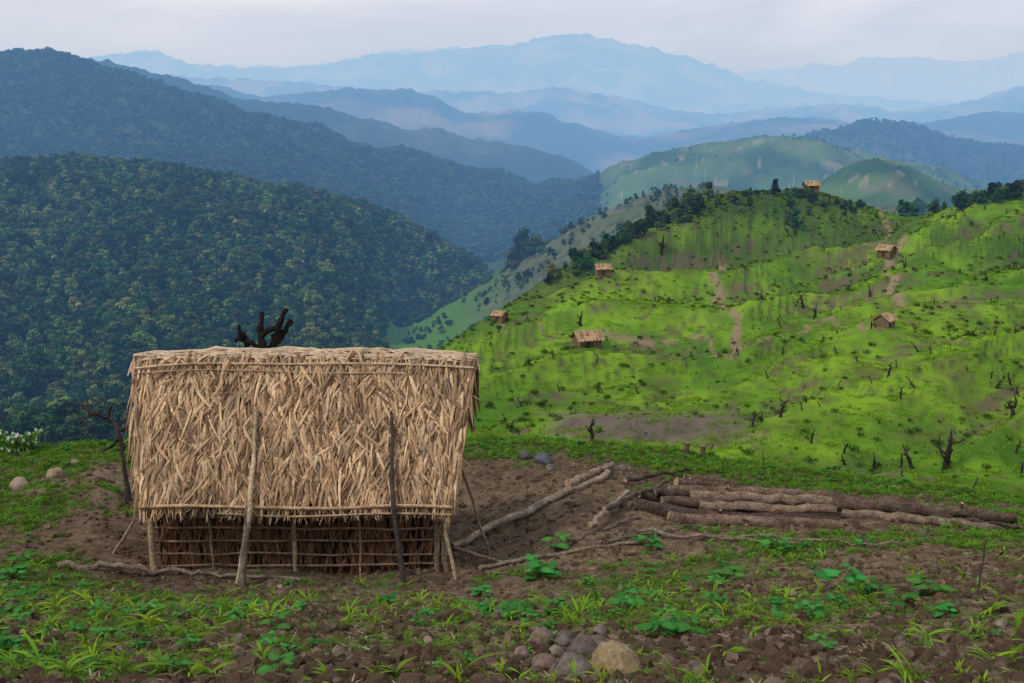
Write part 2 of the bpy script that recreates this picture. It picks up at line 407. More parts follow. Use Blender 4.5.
# ------------------------------------------------------------------ forest trees
def tree_mesh(name,seed,nl=9,leaf=55,ls=.055,spread=.26,conic=0,colr=(.04,.085,.022)):
    random.seed(seed); mb=MB()
    tube(mb,[(0,0,-.15),(R(-.02,.02),0,.2),(R(-.03,.03),R(-.03,.03),.6)],[.035,.028,.012],(.06,.05,.04),6)
    for i in range(nl):
        a=R(0,6.28); zc=R(.3,.82); rr=spread*math.sqrt(R(0,1))*(1-conic*(zc-.3)/.6)
        if i==0: rr=0; zc=.8
        c=Vector((math.cos(a)*rr,math.sin(a)*rr,zc)); rad=R(.12,.2)*(1-.4*conic)
        tube(mb,[(0,0,.3),c*.6+Vector((0,0,.1)),c],[.014,.009,.004],(.06,.05,.04),4)
        tone=R(.65,1.45); cc=tuple(q*tone for q in colr)
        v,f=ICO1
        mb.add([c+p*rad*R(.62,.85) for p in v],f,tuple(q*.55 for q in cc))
        for k in range(leaf):
            d=Vector((random.gauss(0,1),random.gauss(0,1),random.gauss(0,1)+.25)).normalized()
            p=c+Vector((d.x,d.y,d.z*.8))*rad*R(.8,1.2)
            n=(d+Vector((R(-.7,.7),R(-.7,.7),R(-.7,.7)))).normalized()
            t=n.orthogonal().normalized(); t=Matrix.Rotation(R(0,6.28),3,n)@t; b=n.cross(t); s=ls*R(.6,1.3)
            mb.add([p-t*s,p-b*s*.6,p+t*s,p+b*s*.6],[(0,1,2,3)],vary(cc,.25))
    return mb.mesh(name,M_forest)
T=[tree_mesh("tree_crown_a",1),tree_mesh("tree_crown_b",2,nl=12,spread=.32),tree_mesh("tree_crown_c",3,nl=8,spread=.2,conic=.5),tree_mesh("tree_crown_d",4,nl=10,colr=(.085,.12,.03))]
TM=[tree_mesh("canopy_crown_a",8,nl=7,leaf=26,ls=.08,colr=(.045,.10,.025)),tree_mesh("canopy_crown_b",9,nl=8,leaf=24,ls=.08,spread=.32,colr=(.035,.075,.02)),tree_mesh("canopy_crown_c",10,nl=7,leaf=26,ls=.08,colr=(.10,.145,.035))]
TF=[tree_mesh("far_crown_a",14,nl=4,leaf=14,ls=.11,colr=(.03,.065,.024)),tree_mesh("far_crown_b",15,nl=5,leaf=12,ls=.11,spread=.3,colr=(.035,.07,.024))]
random.seed(5)
def sample_wedge(n,a0,a1,y0,y1):
    a=rng.uniform(a0,a1,n); y=np.sqrt(rng.uniform(y0*y0,y1*y1,n)); return a*y,y
def uv_of(x,y):
    return zone_uv(x,y,H(x,y))
def forest(n,a0,a1,y0,y1,maskf,smin,smax,protos=T,sink=.12,name="forest_trees"):
    x,y=sample_wedge(n,a0,a1,y0,y1); u,v=uv_of(x,y); s=SIat(x,y)
    k=maskf(x,y,u,v,s); x=x[k];y=y[k]
    sz=rng.uniform(smin,smax,len(x))*(1+.35*fbm(x/70,y/70,91,3))
    z=H(x,y)-sink*sz
    pick=rng.integers(0,len(protos),len(x))
    for i,pm in enumerate(protos):
        m=pick==i
        scatter(name,pm,np.stack([x[m],y[m],z[m]],-1),sz[m],tilt=.05,childname=pm.name)
forest(12500,-.56,.03,270,1300,lambda x,y,u,v,s:((u<382)|((s>15.4)&(u<560)))&(s<17.4)&(s>11.5),7,16,protos=TM)
forest(13500,-.54,.12,1600,3200,lambda x,y,u,v,s:(s>=18.4)&(s<20.2)&(u<600),16,25,protos=TF,sink=.25)
forest(1500,.05,.6,1400,3000,lambda x,y,u,v,s:(s>17.4)&(u>590)&(fbm(x/120,y/120,33,3)>.15),6,11,protos=TF)
forest(3200,.2,.6,3700,4900,lambda x,y,u,v,s:(u>790)&(s>21.2)&(s<22.3),18,28,protos=TF,sink=.3)
forest(2200,-.1,.3,500,1000,lambda x,y,u,v,s:(u>395)&(s>13)&(s<15.7)&(fbm(x/50,y/50,35,3)>.08),2.5,7,protos=TM)
forest(1500,-.62,-.08,120,330,lambda x,y,u,v,s:(u<425)&(s>8),3,6,name="scrub_bushes",sink=.35)
def placed_trees(lst,name="ridge_tree"):
    for (u,v,hpx,pi) in lst:
        p=hit(u,v,60); h=hpx/F*p.y
        o=bpy.data.objects.new(name,T[pi]); bpy.context.collection.objects.link(o)
        o.location=p-Vector((0,0,.12*h)); o.scale=(h*R(.8,1.25),h*R(.8,1.25),h); o.rotation_euler=(0,0,R(0,6.28))
lst=[]
for i in range(74):
    t=random.random()**.8; u=548+t*150; v=np.interp(u,[548,600,650,700],[283,254,225,206])+abs(random.gauss(0,6))
    lst.append((u,v,R(7,22),random.randrange(4)))
for i in range(50):
    u=R(690,860); v=np.interp(u,[690,760,810,860],[205,194,196,210])+abs(random.gauss(0,10)); lst.append((u,v,R(4,13),random.randrange(4)))
for i in range(46):
    u=R(893,1045); v=np.interp(u,[893,960,1045],[216,207,192])+R(0,4); lst.append((u,v,R(8,21),random.randrange(4)))
lst+= [(524,262,38,1),(535,258,28,0),(512,270,26,3),(795,232,26,2),(775,196,20,2),(708,202,24,2),(690,208,22,1)]
placed_trees(lst)

# ------------------------------------------------------------------ small crops/low bushes on hill
def clump_mesh(name,n,spread,hh,ls,c,mat,seed):
    random.seed(seed); mb=MB()
    for i in range(n):
        a=R(0,6.28); r=spread*math.sqrt(R(0,1)); p=Vector((math.cos(a)*r,math.sin(a)*r,R(0,hh)*(1-.5*r/spread)))
        d=Vector((R(-1,1),R(-1,1),R(.2,1.2))).normalized(); n_=d.orthogonal().normalized()
        n_=Matrix.Rotation(R(0,6.28),3,d)@n_; b=d.cross(n_); s=ls*R(.6,1.3)
        mb.add([p,p+d*s*.5+b*s*.22,p+d*s,p+d*s*.5-b*s*.22],[(0,1,2,3)],vary(c,.3))
    return mb.mesh(name,mat)
CL=clump_mesh("crop_patch",40,.5,.10,.15,(.155,.30,.014),M_leaf,21)
CLb=clump_mesh("bush_patch",110,.42,.5,.18,(.05,.095,.02),M_leaf,22)
x,y=sample_wedge(26000,-.1,.56,70,330); u,v=uv_of(x,y); s=SIat(x,y)
k=(u>440)&(s<11.1)&(v<495)&(fbm(x/12,y/12,71,3)>-.15); x=x[k];y=y[k]
scatter("hill_crops",CL,np.stack([x,y,H(x,y)],-1),rng.uniform(.6,1.6,len(x)),childname="crop_patch")
x,y=sample_wedge(12500,-.1,.56,70,330); u,v=uv_of(x,y); s=SIat(x,y)
fxx=x*.60-y*.80; fyy=x*.80+y*.60; ww=fbm(x/70,y/70,5,3)
gul=1-3*np.abs(vnoise(fxx/28+ww,fyy/150+ww*.5,77))
k=(u>440)&(s<11.2)&((gul<.12)&(rng.random(len(x))<.5)|(fbm(x/20,y/20,72,3)>.25)|((v<238)&(u>560)&(u<880))|((s>10)&(u<640))|(rng.random(len(x))<.10)); x=x[k];y=y[k]
scatter("hill_shrubs",CLb,np.stack([x,y,H(x,y)],-1),.3+1.1*rng.random(len(x))**2,childname="shrub_patch")

def stump_mesh(name,seed):
    random.seed(seed); mb=MB(); c=(.04,.032,.028)
    lean=Vector((R(-.3,.3),R(-.3,.3),0))
    pts=[Vector((0,0,-.08)),lean*.3+Vector((0,0,.35)),lean*.8+Vector((R(-.08,.08),0,.7)),lean*1.2+Vector((R(-.1,.1),0,1.0))]
    tube(mb,pts,[.085,.06,.045,.018],c,7,.2)
    for i in range(random.randint(1,5)):
        b=pts[random.choice([1,2])]+Vector((0,0,R(-.1,.15))); d=Vector((R(-1,1),R(-1,1),R(.2,1))).normalized(); L=R(.2,.45)
        m=b+d*L*.55; tube(mb,[b,m,m+(d+Vector((0,0,.6))).normalized()*L*.5],[.04,.03,.012],c,5,.2)
    return mb.mesh(name,M_wood)
ST=[stump_mesh("burnt_trunk_"+k,30+i) for i,k in enumerate("abcdef")]
random.seed(6)
x,y=sample_wedge(850,-.05,.56,60,320); u,v=uv_of(x,y); s=SIat(x,y)
k=(u>485)&(s<11.2)&(v<500)&(fbm(x/30,y/30,73,2)>-.2); x=x[k];y=y[k]; pick=rng.integers(0,6,len(x))
for i in range(6):
    m=pick==i; scatter("burnt_stumps",ST[i],np.stack([x[m],y[m],H(x[m],y[m])],-1),.4+1.5*rng.random(m.sum())**2.0,tilt=.3,childname=ST[i].name)
for (u,v,hp) in [(580,326,16),(661,258,18),(592,443,26),(945,470,38),(803,308,14),(888,378,14),(912,470,24),(1012,418,24),(815,318,12),(752,430,16),(780,418,18),(870,300,12)]:
    p=hit(u,v,40); o=bpy.data.objects.new("burnt_tree",ST[random.randrange(6)]); bpy.context.collection.objects.link(o)
    h=hp/F*p.y; o.location=p; o.scale=(h*1.3,h*1.3,h); o.rotation_euler=(0,0,R(0,6.28))

# ------------------------------------------------------------------ thatched hut
TAN=[(.60,.40,.22),(.50,.315,.165),(.67,.475,.275),(.31,.175,.09),(.56,.355,.185),(.20,.115,.06),(.63,.43,.245),(.44,.265,.14),(.40,.265,.165)]
hut=bpy.data.objects.new("thatched_hut",None); bpy.context.collection.objects.link(hut); hut.location=(-2.2,11.4,-4.2)
def hobj(mb,name,mat,smooth=False):
    o=mb.obj(name,mat,hut,smooth); o.location=-Vector(hut.location); return o
def roofP(t,s):
    xl=-4.02+(.40)*s; xr=-.38-.22*s
    x=xl+(xr-xl)*t; y=11.5-1.2*s-.05*math.sin(math.pi*s); z=-2.19-1.40*s+.07*math.sin(math.pi*t)*(1-s)+.015*math.sin(9*t)
    return Vector((x,y,z))
nrm=Vector((0,-.77,.64)); down=Vector((0,-.638,-.77))
mb=MB()
rowsn=20
for r in range(rowsn):
    s0=.80*(1-r/(rowsn-1.0))
    cnt=240
    for i in range(cnt):
        t=(i+R(-.8,.8))/(cnt-1); t=min(.998,max(.002,t))
        cl=1+.2*math.sin(t*23+s0*9)*math.sin(s0*17+t*5)
        c=tuple(q*cl for q in vary(random.choice(TAN),.28))
        ph=random.gauss(0,.25)+.10*math.sin(t*31+s0*8); turn=R(-.8,.8)
        if t<.06: ph=abs(random.gauss(.08,.12)); turn=R(-.2,.2)
        if t>.94: ph=-abs(random.gauss(.05,.12)); turn=R(-.2,.2)
        d=down*math.cos(ph)+Vector((1,0,0))*math.sin(ph)
        L=R(.22,.54)
        if r==rowsn-1: L=R(.22,.4)
        ss=max(-.02,s0+R(-.045,.045))
        L=min(L,(1.0-ss)*1.86*R(.92,1.07))
        if L<.1: continue
        blade(mb,roofP(t,ss)+nrm*(.008+.016*R(0,2)),d,nrm,L,R(.012,.040),c,lift=R(.005,.05),curl=R(-.035,.04),turn=turn,twist=R(-1.4,1.4),seg=5,tip=.1)
for i in range(30):
    t=R(.08,.92); ss=R(0,.75); ph=random.choice([-1,1])*R(.4,1.1)
    d=down*math.cos(ph)+Vector((1,0,0))*math.sin(ph)
    blade(mb,roofP(t,ss)+nrm*.05,d,nrm,R(.15,.3),R(.012,.03),vary(random.choice(TAN),.2),lift=.03,curl=0,turn=R(-.5,.5),twist=R(-1,1))
hobj(mb,"roof_thatch_front",M_thatch)
mb=MB()
for i in range(620):
    t=R(0,1); p=roofP(t,-.01)+Vector((0,.03,R(0,.03)))
    ph=random.gauss(0,.10); d=down*math.cos(ph)+Vector((1,0,0))*math.sin(ph)
    blade(mb,p,d,nrm,R(.10,.26),R(.015,.035),vary((.63,.46,.29),.18),lift=.012,curl=0,turn=R(-.2,.2),seg=4,tip=.3)
    d2=Vector((d.x,-d.y,d.z)); blade(mb,p,d2,Vector((0,.77,.64)),R(.2,.4),R(.03,.06),vary((.6,.42,.25),.15),lift=.015,seg=3)
for i in range(150):
    t=R(0,.93); p=roofP(t,R(-.02,.05))+nrm*R(.035,.05); q_=roofP(min(1,t+R(.03,.12)),R(-.02,.05))+nrm*R(.035,.05)
    blade(mb,p,q_-p,nrm,(q_-p).length,R(.015,.03),vary((.65,.48,.31),.2),lift=.006,seg=4)
pts=[roofP(t,-.01)+Vector((0,0,.015+.012*math.sin(t*31)+R(-.006,.006))) for t in np.linspace(0,1.0,30)]
tube(mb,pts,[.028+R(-.008,.008) for _ in pts],(.58,.44,.28),8,.25)
hobj(mb,"ridge_cap",M_thatch)
mb=MB()
for r in range(6):
    for i in range(90):
        t=(i+R(-.5,.5))/89; t=min(.99,max(.01,t)); s0=.75*(1-r/5); p=roofP(t,s0); p.y=23.0-p.y
        blade(mb,p,Vector((R(-.15,.15),.638,-.77)),Vector((0,.77,.64)),R(.5,.7),R(.05,.09),vary(random.choice(TAN),.2),lift=.04,seg=3)
for sx,xx in ((1,-.66),(-1,-3.66)):
    for i in range(150):
        yy=R(10.7,12.4); zt=-2.45-abs(yy-11.5)*1.2
        zz=R(-3.9,min(zt,-2.6))
        blade(mb,(xx-.05*sx*(1 if zz>-3 else 1.6),yy,zz),Vector((0,R(-.2,.2),-1)),Vector((sx,0,0)),R(.3,.5),R(.03,.06),vary(random.choice(TAN),.25),lift=.03,seg=3)
hobj(mb,"roof_thatch_back",M_thatch)
mb=MB()
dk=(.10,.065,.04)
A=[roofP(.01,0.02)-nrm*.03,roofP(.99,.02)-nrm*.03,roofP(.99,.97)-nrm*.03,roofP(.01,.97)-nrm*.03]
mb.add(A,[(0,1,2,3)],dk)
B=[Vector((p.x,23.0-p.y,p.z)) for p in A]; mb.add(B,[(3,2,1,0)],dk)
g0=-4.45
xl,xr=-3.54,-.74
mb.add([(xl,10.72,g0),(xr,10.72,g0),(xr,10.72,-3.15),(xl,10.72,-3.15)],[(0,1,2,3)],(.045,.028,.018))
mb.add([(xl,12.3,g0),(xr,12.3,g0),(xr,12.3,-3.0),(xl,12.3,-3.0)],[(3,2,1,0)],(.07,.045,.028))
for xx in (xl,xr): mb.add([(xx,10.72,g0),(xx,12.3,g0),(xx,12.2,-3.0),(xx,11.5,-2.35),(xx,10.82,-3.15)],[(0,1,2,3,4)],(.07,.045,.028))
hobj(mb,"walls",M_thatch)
mb=MB()
for i in range(700):
    xx=R(xl,xr); zz=R(-4.1,-3.45)
    blade(mb,(xx,10.69-R(0,.03),zz),Vector((R(-.35,.35),-.02,-1)),Vector((0,-1,0)),R(.16,.34),R(.012,.035),vary((.22,.11,.055),.6),lift=.02,seg=3,turn=R(-.3,.3))
hobj(mb,"wall_thatch",M_thatch)
mb=MB(); wc=(.34,.24,.16); bc=(.50,.36,.22)
for zz in (-3.74,-3.88,-4.02,-4.14):
    tube(mb,subdiv((xl-.06,10.60,zz+R(-.02,.02)),(xr+.12,10.60,zz+R(-.03,.03)),10,.014),[R(.009,.014)]*11,random.choice([wc,bc]),7)
def gz(p): return float(H(p.x,p.y))
for uu,rr in ((154,.035),(296,.022),(437,.028),(446,.02),(215,.014),(360,.012)):
    b=P(uu,570,10.55); b.z=gz(b)-.15; tube(mb,subdiv(b,(b.x+R(-.04,.04),10.52,-3.50),6,.008),[rr]*7,random.choice([wc,bc]),8)
hobj(mb,"wall_posts_and_battens",M_wood,True)
mb=MB()
def leaner(u0,v0,s_,y1,u1,v1,r0_,r1_,c,off=.12,w=.012):
    t=(P(u0,v0,11.5-1.2*s_).x-roofP(0,s_).x)/(roofP(1,s_).x-roofP(0,s_).x)
    a=roofP(t,s_)+nrm*off; b=P(u1,v1,y1); b.z=gz(b)-.05
    mid=roofP(min(1,t+(b.x-a.x)/3.4*.7),.97)+nrm*(off+.04)
    pts=subdiv(a,mid,7,w)+subdiv(mid,b,4,w)[1:]
    tube(mb,pts,[r0_+(r1_-r0_)*i/(len(pts)-1) for i in range(len(pts))],c,8)
leaner(259,415,.36,10.05,236,572,.018,.030,(.58,.43,.27))
leaner(252,500,.83,9.95,241,574,.022,.036,(.20,.15,.11),off=.10)
leaner(393,422,.40,10.0,405,566,.016,.027,(.07,.055,.045))
tube(mb,[roofP(t,.935)+nrm*(.10+.01*math.sin(t*17)) for t in np.linspace(.0,1.0,18)],[.017]*18,(.52,.36,.21),7)
tube(mb,[roofP(t,.975)+nrm*(.085+.012*math.sin(t*11)) for t in np.linspace(.25,1.0,14)],[.011]*14,(.42,.30,.18),7)
tube(mb,[roofP(t,.085)+nrm*(.075+.012*math.sin(t*13)) for t in np.linspace(.0,1.0,18)],[.012]*18,(.62,.46,.30),7)
tube(mb,[roofP(t,.12+.03*t)+nrm*(.075+.012*math.sin(t*9)) for t in np.linspace(.0,.8,14)],[.007]*14,(.55,.40,.25),6)
for (u0,v0,y0,u1,v1,y1,r_) in ((462,470,11.0,490,528,11.2,.016),(134,520,11.1,112,560,10.9,.016),(440,500,10.5,456,568,10.3,.018),(455,548,10.9,520,560,10.6,.02)):
    p0=P(u0,v0,y0); p1=P(u1,v1,y1); p1.z=gz(p1)-.03; tube(mb,subdiv(p0,p1,5,.01),[r_]*6,random.choice([wc,bc]),7)
hobj(mb,"roof_poles",M_wood,True)

def small_hut_meshes(seed):
    random.seed(seed); rf=MB()
    for sgn in (1,-1):
        n=Vector((0,-.64*sgn,.77)); d0=Vector((0,-.77*sgn,-.64))
        for r in range(4):
            for i in range(44):
                t=(i+R(-.5,.5))/43
                p=Vector((-.5+t,-.01*sgn,.72))+d0*(.42*(1-r/3.)*.9)
                blade(rf,p+n*.012,d0+Vector((R(-.25,.25),0,0)),n,R(.13,.2),R(.02,.04),vary(random.choice(TAN),.25),lift=.012,seg=3)
        a=[Vector((-.49,0,.71)),Vector((.49,0,.71)),Vector((.49,0,.71))+d0*.5,Vector((-.49,0,.71))+d0*.5]
        rf.add(a,[(0,1,2,3)] if sgn==1 else [(3,2,1,0)],(.3,.2,.12))
    tube(rf,[(-.52,0,.73),(0,0,.74),(.52,0,.73)],[.02]*3,(.5,.36,.22),6)
    w=MB()
    z0,z1=-.1,.42; X=.42;Yh=.3
    for (p,q) in (((-X,-Yh),(X,-Yh)),((X,-Yh),(X,Yh)),((X,Yh),(-X,Yh)),((-X,Yh),(-X,-Yh))):
        w.add([(p[0],p[1],z0),(q[0],q[1],z0),(q[0],q[1],z1),(p[0],p[1],z1)],[(0,1,2,3)],(.17,.11,.07))
    for sx in (-X,X): w.add([(sx,-Yh,z1),(sx,Yh,z1),(sx,0,.70)],[(0,1,2)],(.2,.13,.08))
    for cx in (-X,0,X):
        for cy in (-Yh-.02,Yh+.02): tube(w,[(cx,cy,z0),(cx,cy,z1+.05)],[.018,.018],(.25,.18,.12),6)
    w.add([(-.12,-Yh-.006,0),(.08,-Yh-.006,0),(.08,-Yh-.006,.36),(-.12,-Yh-.006,.36)],[(0,1,2,3)],(.015,.01,.008))
    return rf.mesh("thatch_roof",M_thatch),w.mesh("hut_walls",M_thatch)
rm,wm=small_hut_meshes(50)
for (u,v,wpx,rot,sink) in [(587,347,30,.35,.22),(884,326,24,.9,.15),(886,261,18,-.9,.1),(603,279,17,.1,.15),(500,323,16,-.7,.15),(811,191,16,.1,.1)]:
    p=hit(u,v,50); w_=wpx/F*p.y*.95; p.z-=sink*w_*.6
    e=bpy.data.objects.new("field_hut",None); bpy.context.collection.objects.link(e)
    e.location=p; e.scale=(w_,w_,w_*.9); e.rotation_euler=(0,0,rot)
    for nm,m_ in (("roof",rm),("walls",wm)):
        o=bpy.data.objects.new(nm,m_); bpy.context.collection.objects.link(o); o.parent=e

# ------------------------------------------------------------------ logs, poles
random.seed(8)
def log(name,u0,v0,u1,v1,r0,r1,dz=0,c=(.10,.075,.06),w=.02,n=14,endc=(.42,.30,.19),yr=None):
    a=hit(u0,v0,9); b=hit(u1,v1,9)
    if yr: a=P(u0,v0,yr[0]); b=P(u1,v1,yr[1])
    else: a.z+=r0*.8+dz; b.z+=r1*.8+dz
    pts=subdiv(a,b,n,w)
    for p in pts:
        g_=gz(p)+min(r0,r1)*.6
        if p.z<g_: p.z=g_
    mb=MB(); tube(mb,pts,[(r0+(r1-r0)*i/n)*R(.88,1.12) for i in range(n+1)],c,12,.11,endc)
    if r0>.05:
        i=random.randrange(3,n-3); d=Vector((R(-.5,.5),R(-1,-.2),R(.3,.8))).normalized(); tube(mb,[pts[i],pts[i]+d*r0*1.6],[r0*.3,r0*.2],c,7,.1,endc)
    return mb.obj(name,M_bark,None,True)
BR=[(.20,.14,.10),(.10,.07,.055),(.28,.20,.14),(.14,.095,.07)]
for i_,q_ in enumerate([(634,510,838,524,.085,.07,12.35),(668,518,842,528,.075,.065,12.15),(662,502,812,513,.075,.055,12.5),(690,496,830,502,.07,.06,12.7),
           (640,499,760,500,.065,.055,12.8),(668,489,800,494,.065,.05,12.95),(676,482,748,489,.06,.05,13.05),(700,506,836,510,.06,.05,12.4),(655,492,720,496,.05,.045,12.75),(745,492,828,495,.055,.05,12.8),(684,477,735,483,.045,.04,13.1)]):
    u0,v0,u1,v1,ra,rb,yy=q_
    log("felled_log",u0,v0,u1,v1,ra,rb,0,c=BR[(i_*3+1)%4],w=.02,yr=(yy,yy+R(-.1,.1)))
log("long_log",822,512,1016,527,.09,.065,.05,c=(.13,.09,.065)); log("long_log",842,519,1010,533,.06,.05,0,c=(.24,.175,.12))
log("branch_pole",930,524,1020,534,.03,.02,.06)
log("branch_pole",452,552,608,479,.040,.048,.03,c=(.36,.28,.20),w=.03); log("branch_pole",568,492,612,474,.05,.042,.05,c=(.30,.23,.17))
log("branch_pole",480,574,655,545,.022,.018,.03,c=(.27,.21,.15),w=.03); log("branch_pole",590,533,628,500,.03,.025,.05,c=(.36,.28,.21))
log("branch_pole",604,522,668,492,.03,.025,.12,c=(.16,.12,.09)); log("branch_pole",560,552,640,520,.018,.012,.02,c=(.2,.15,.12))
log("branch_pole",60,570,200,574,.035,.02,.01,c=(.26,.2,.15),w=.04); log("branch_pole",200,578,300,583,.02,.02,.01,c=(.25,.19,.15))
log("branch_pole",640,534,800,547,.018,.014,.02,c=(.25,.2,.15),w=.03); log("branch_pole",625,487,690,475,.028,.02,.05)
log("branch_pole",720,540,905,549,.014,.01,.02,c=(.27,.2,.15),w=.03); log("branch_pole",600,545,700,528,.014,.01,.02,c=(.2,.15,.1),w=.03)
for (u,v,h) in ((686,457,.19),(702,458,.17)):
    p=hit(u,v,13); mb=MB(); tube(mb,[p-Vector((0,0,.1)),p+Vector((.01,0,h))],[.045,.04],(.16,.10,.07),10,.1,(.3,.2,.12)); mb.obj("cut_post",M_wood,None,True)
for (u,v,du,h) in ((975,598,3,.36),(195,588,-5,.15),(765,470,-4,.3),(590,470,5,.5),(1012,480,-3,.5),(560,500,-8,.2),(950,602,10,.1),(875,600,5,.2)):
    p=hit(u,v,4); mb=MB(); tube(mb,subdiv(p-Vector((0,0,.05)),p+Vector((du*.012,0,h)),4,.01),[.009,.008,.007,.006,.005],(.12,.09,.07),6); mb.obj("dead_stick",M_wood)
mb=MB(); yb=13.6; c=(.02,.017,.016)
def br(pl,r0,r1):
    pts=[P(u,v,yb+dy) for u,v,dy in pl]; n=len(pts)
    fine=[]; rr=[]
    for i in range(n-1):
        for k in range(3):
            fine.append(pts[i].lerp(pts[i+1],k/3)+Vector((R(-.015,.015),R(-.02,.02),R(-.015,.015)))); rr.append((r0+(r1-r0)*(i+k/3)/(n-1))*R(.7,1.4))
    fine.append(pts[-1]); rr.append(r1)
    tube(mb,fine,rr,c,8,.3)
g_=P(268,480,yb); g_.z=gz(g_)-.1
tube(mb,[g_,P(266,420,yb),P(268,362,yb)],[.11,.09,.08],c,9,.15)
br([(268,365,0),(264,345,.02),(259,330,.05),(262,312,.1)],.06,.03)
br([(266,352,0),(252,344,-.05),(242,338,-.1),(234,340,-.1)],.05,.03)
br([(248,342,-.05),(240,332,-.1),(239,325,-.1)],.04,.025)
br([(268,362,0),(274,345,.1),(278,332,.1),(281,318,0),(287,309,0)],.06,.03)
br([(277,340,.1),(286,330,.1),(292,320,.1)],.045,.03)
br([(262,335,0),(270,328,0),(277,330,.05)],.035,.03)
mb.obj("burnt_gnarled_tree",M_wood,None,True)
mb=MB(); yb=13.0; c=(.07,.05,.045)
br([(128,500,0),(125,462,0),(120,440,0),(115,425,.1),(106,418,.1),(92,412,0),(78,402,0)],.035,.015)
br([(120,432,0),(128,425,0),(129,412,0)],.02,.012)
br([(95,413,0),(85,418,0),(80,424,0)],.02,.012); br([(108,418,.1),(112,405,0)],.02,.01)
br([(118,440,0),(108,448,0),(100,452,0)],.02,.012)
mb.obj("dead_branch_tree",M_wood,None,True)

# ------------------------------------------------------------------ rocks
def rock(name,u,v,wpx,c,flat=.72,ymin=2.8):
    p=hit(u,v,ymin); r=wpx/F*p.y*.56; vs,fs=ICO3; sd=Vector((R(0,50),R(0,50),R(0,50)))
    ax=Vector((1,R(.7,1),flat)); mb=MB(); out=[]
    for q in vs:
        k=1+.35*mnoise.noise(q*1.1+sd)+.14*mnoise.noise(q*3+sd)+.05*mnoise.noise(q*8+sd)
        w=Vector((q.x*ax.x,q.y*ax.y,q.z*ax.z))*k
        for ang in (.4,2.1,3.9,5.3):
            nn=Vector((math.cos(ang+sd.x),math.sin(ang+sd.x),.5)).normalized(); d=w.dot(nn)-.72
            if d>0: w-=nn*d*.85
        out.append(w*r)
    mb.add(out,fs,[vary(c,.05) for _ in out]); o=mb.obj(name,M_rock,None,True); o.location=p+Vector((0,0,r*flat*.45)); o.rotation_euler=(R(-.2,.2),R(-.2,.2),R(0,6.28))
for a_ in [(614,672,54,(.38,.27,.16)),(571,674,36,(.17,.14,.12)),(545,670,30,(.22,.16,.12)),(583,654,32,(.19,.15,.13)),(541,644,28,(.21,.16,.12)),(566,645,22,(.16,.13,.11)),
           (597,650,26,(.2,.16,.13)),(522,656,16,(.22,.17,.15)),(668,668,22,(.15,.11,.09)),(698,675,26,(.17,.13,.1)),(640,644,14,(.22,.17,.15)),(600,634,16,(.2,.15,.13)),(556,656,18,(.25,.2,.16)),(628,652,14,(.2,.15,.12)),
           (543,463,17,(.14,.15,.17)),(526,458,12,(.15,.15,.16)),(550,470,10,(.2,.18,.17)),(20,490,20,(.33,.26,.18)),(57,479,16,(.28,.21,.14)),(75,466,10,(.26,.2,.15)),
           (455,658,16,(.2,.15,.12)),(715,624,14,(.2,.16,.13)),(770,636,12,(.22,.18,.15)),(500,614,12,(.2,.16,.14)),(350,612,10,(.22,.18,.15)),(900,642,12,(.2,.16,.14)),(240,642,12,(.2,.15,.13)),(622,470,9,(.2,.17,.15)),(1000,627,12,(.22,.18,.15)),(60,662,12,(.2,.16,.13))]:
    rock("rock",*a_)
for i in range(55):
    rock("rock",R(5,1018),R(585,680),R(4,11),random.choice([(.25,.2,.14),(.18,.14,.11),(.33,.26,.19)]))
def clod_mesh(nm,sd,c):
    mb=MB(); vs,fs=ICO2; mb.add([q*.5*(1+.5*mnoise.noise(q*1.5+sd)+.3*mnoise.noise(q*4+sd)) for q in vs],fs,c); return mb.mesh(nm,M_rock)
CD=[clod_mesh("soil_clod",Vector((3,7,1)),(.155,.108,.068)),clod_mesh("pebble",Vector((13,2,5)),(.30,.225,.15))]
for kk,(nn,sc_) in enumerate(((17000,.8),(6500,.6))):
    a=rng.uniform(-.6,.6,nn); y=2.9+12.6*rng.random(nn)**1.3; x=a*y
    g_=grass_amount(x,y); k=rng.random(len(x))>g_*.7; x=x[k];y=y[k]
    sz=(.014+.055*rng.random(len(x))**4+.008*rng.random(len(x)))*sc_
    scatter("soil_clods" if kk==0 else "pebbles",CD[kk],np.stack([x,y,H(x,y)],-1),sz*1.3,tilt=.6,childname="clod")

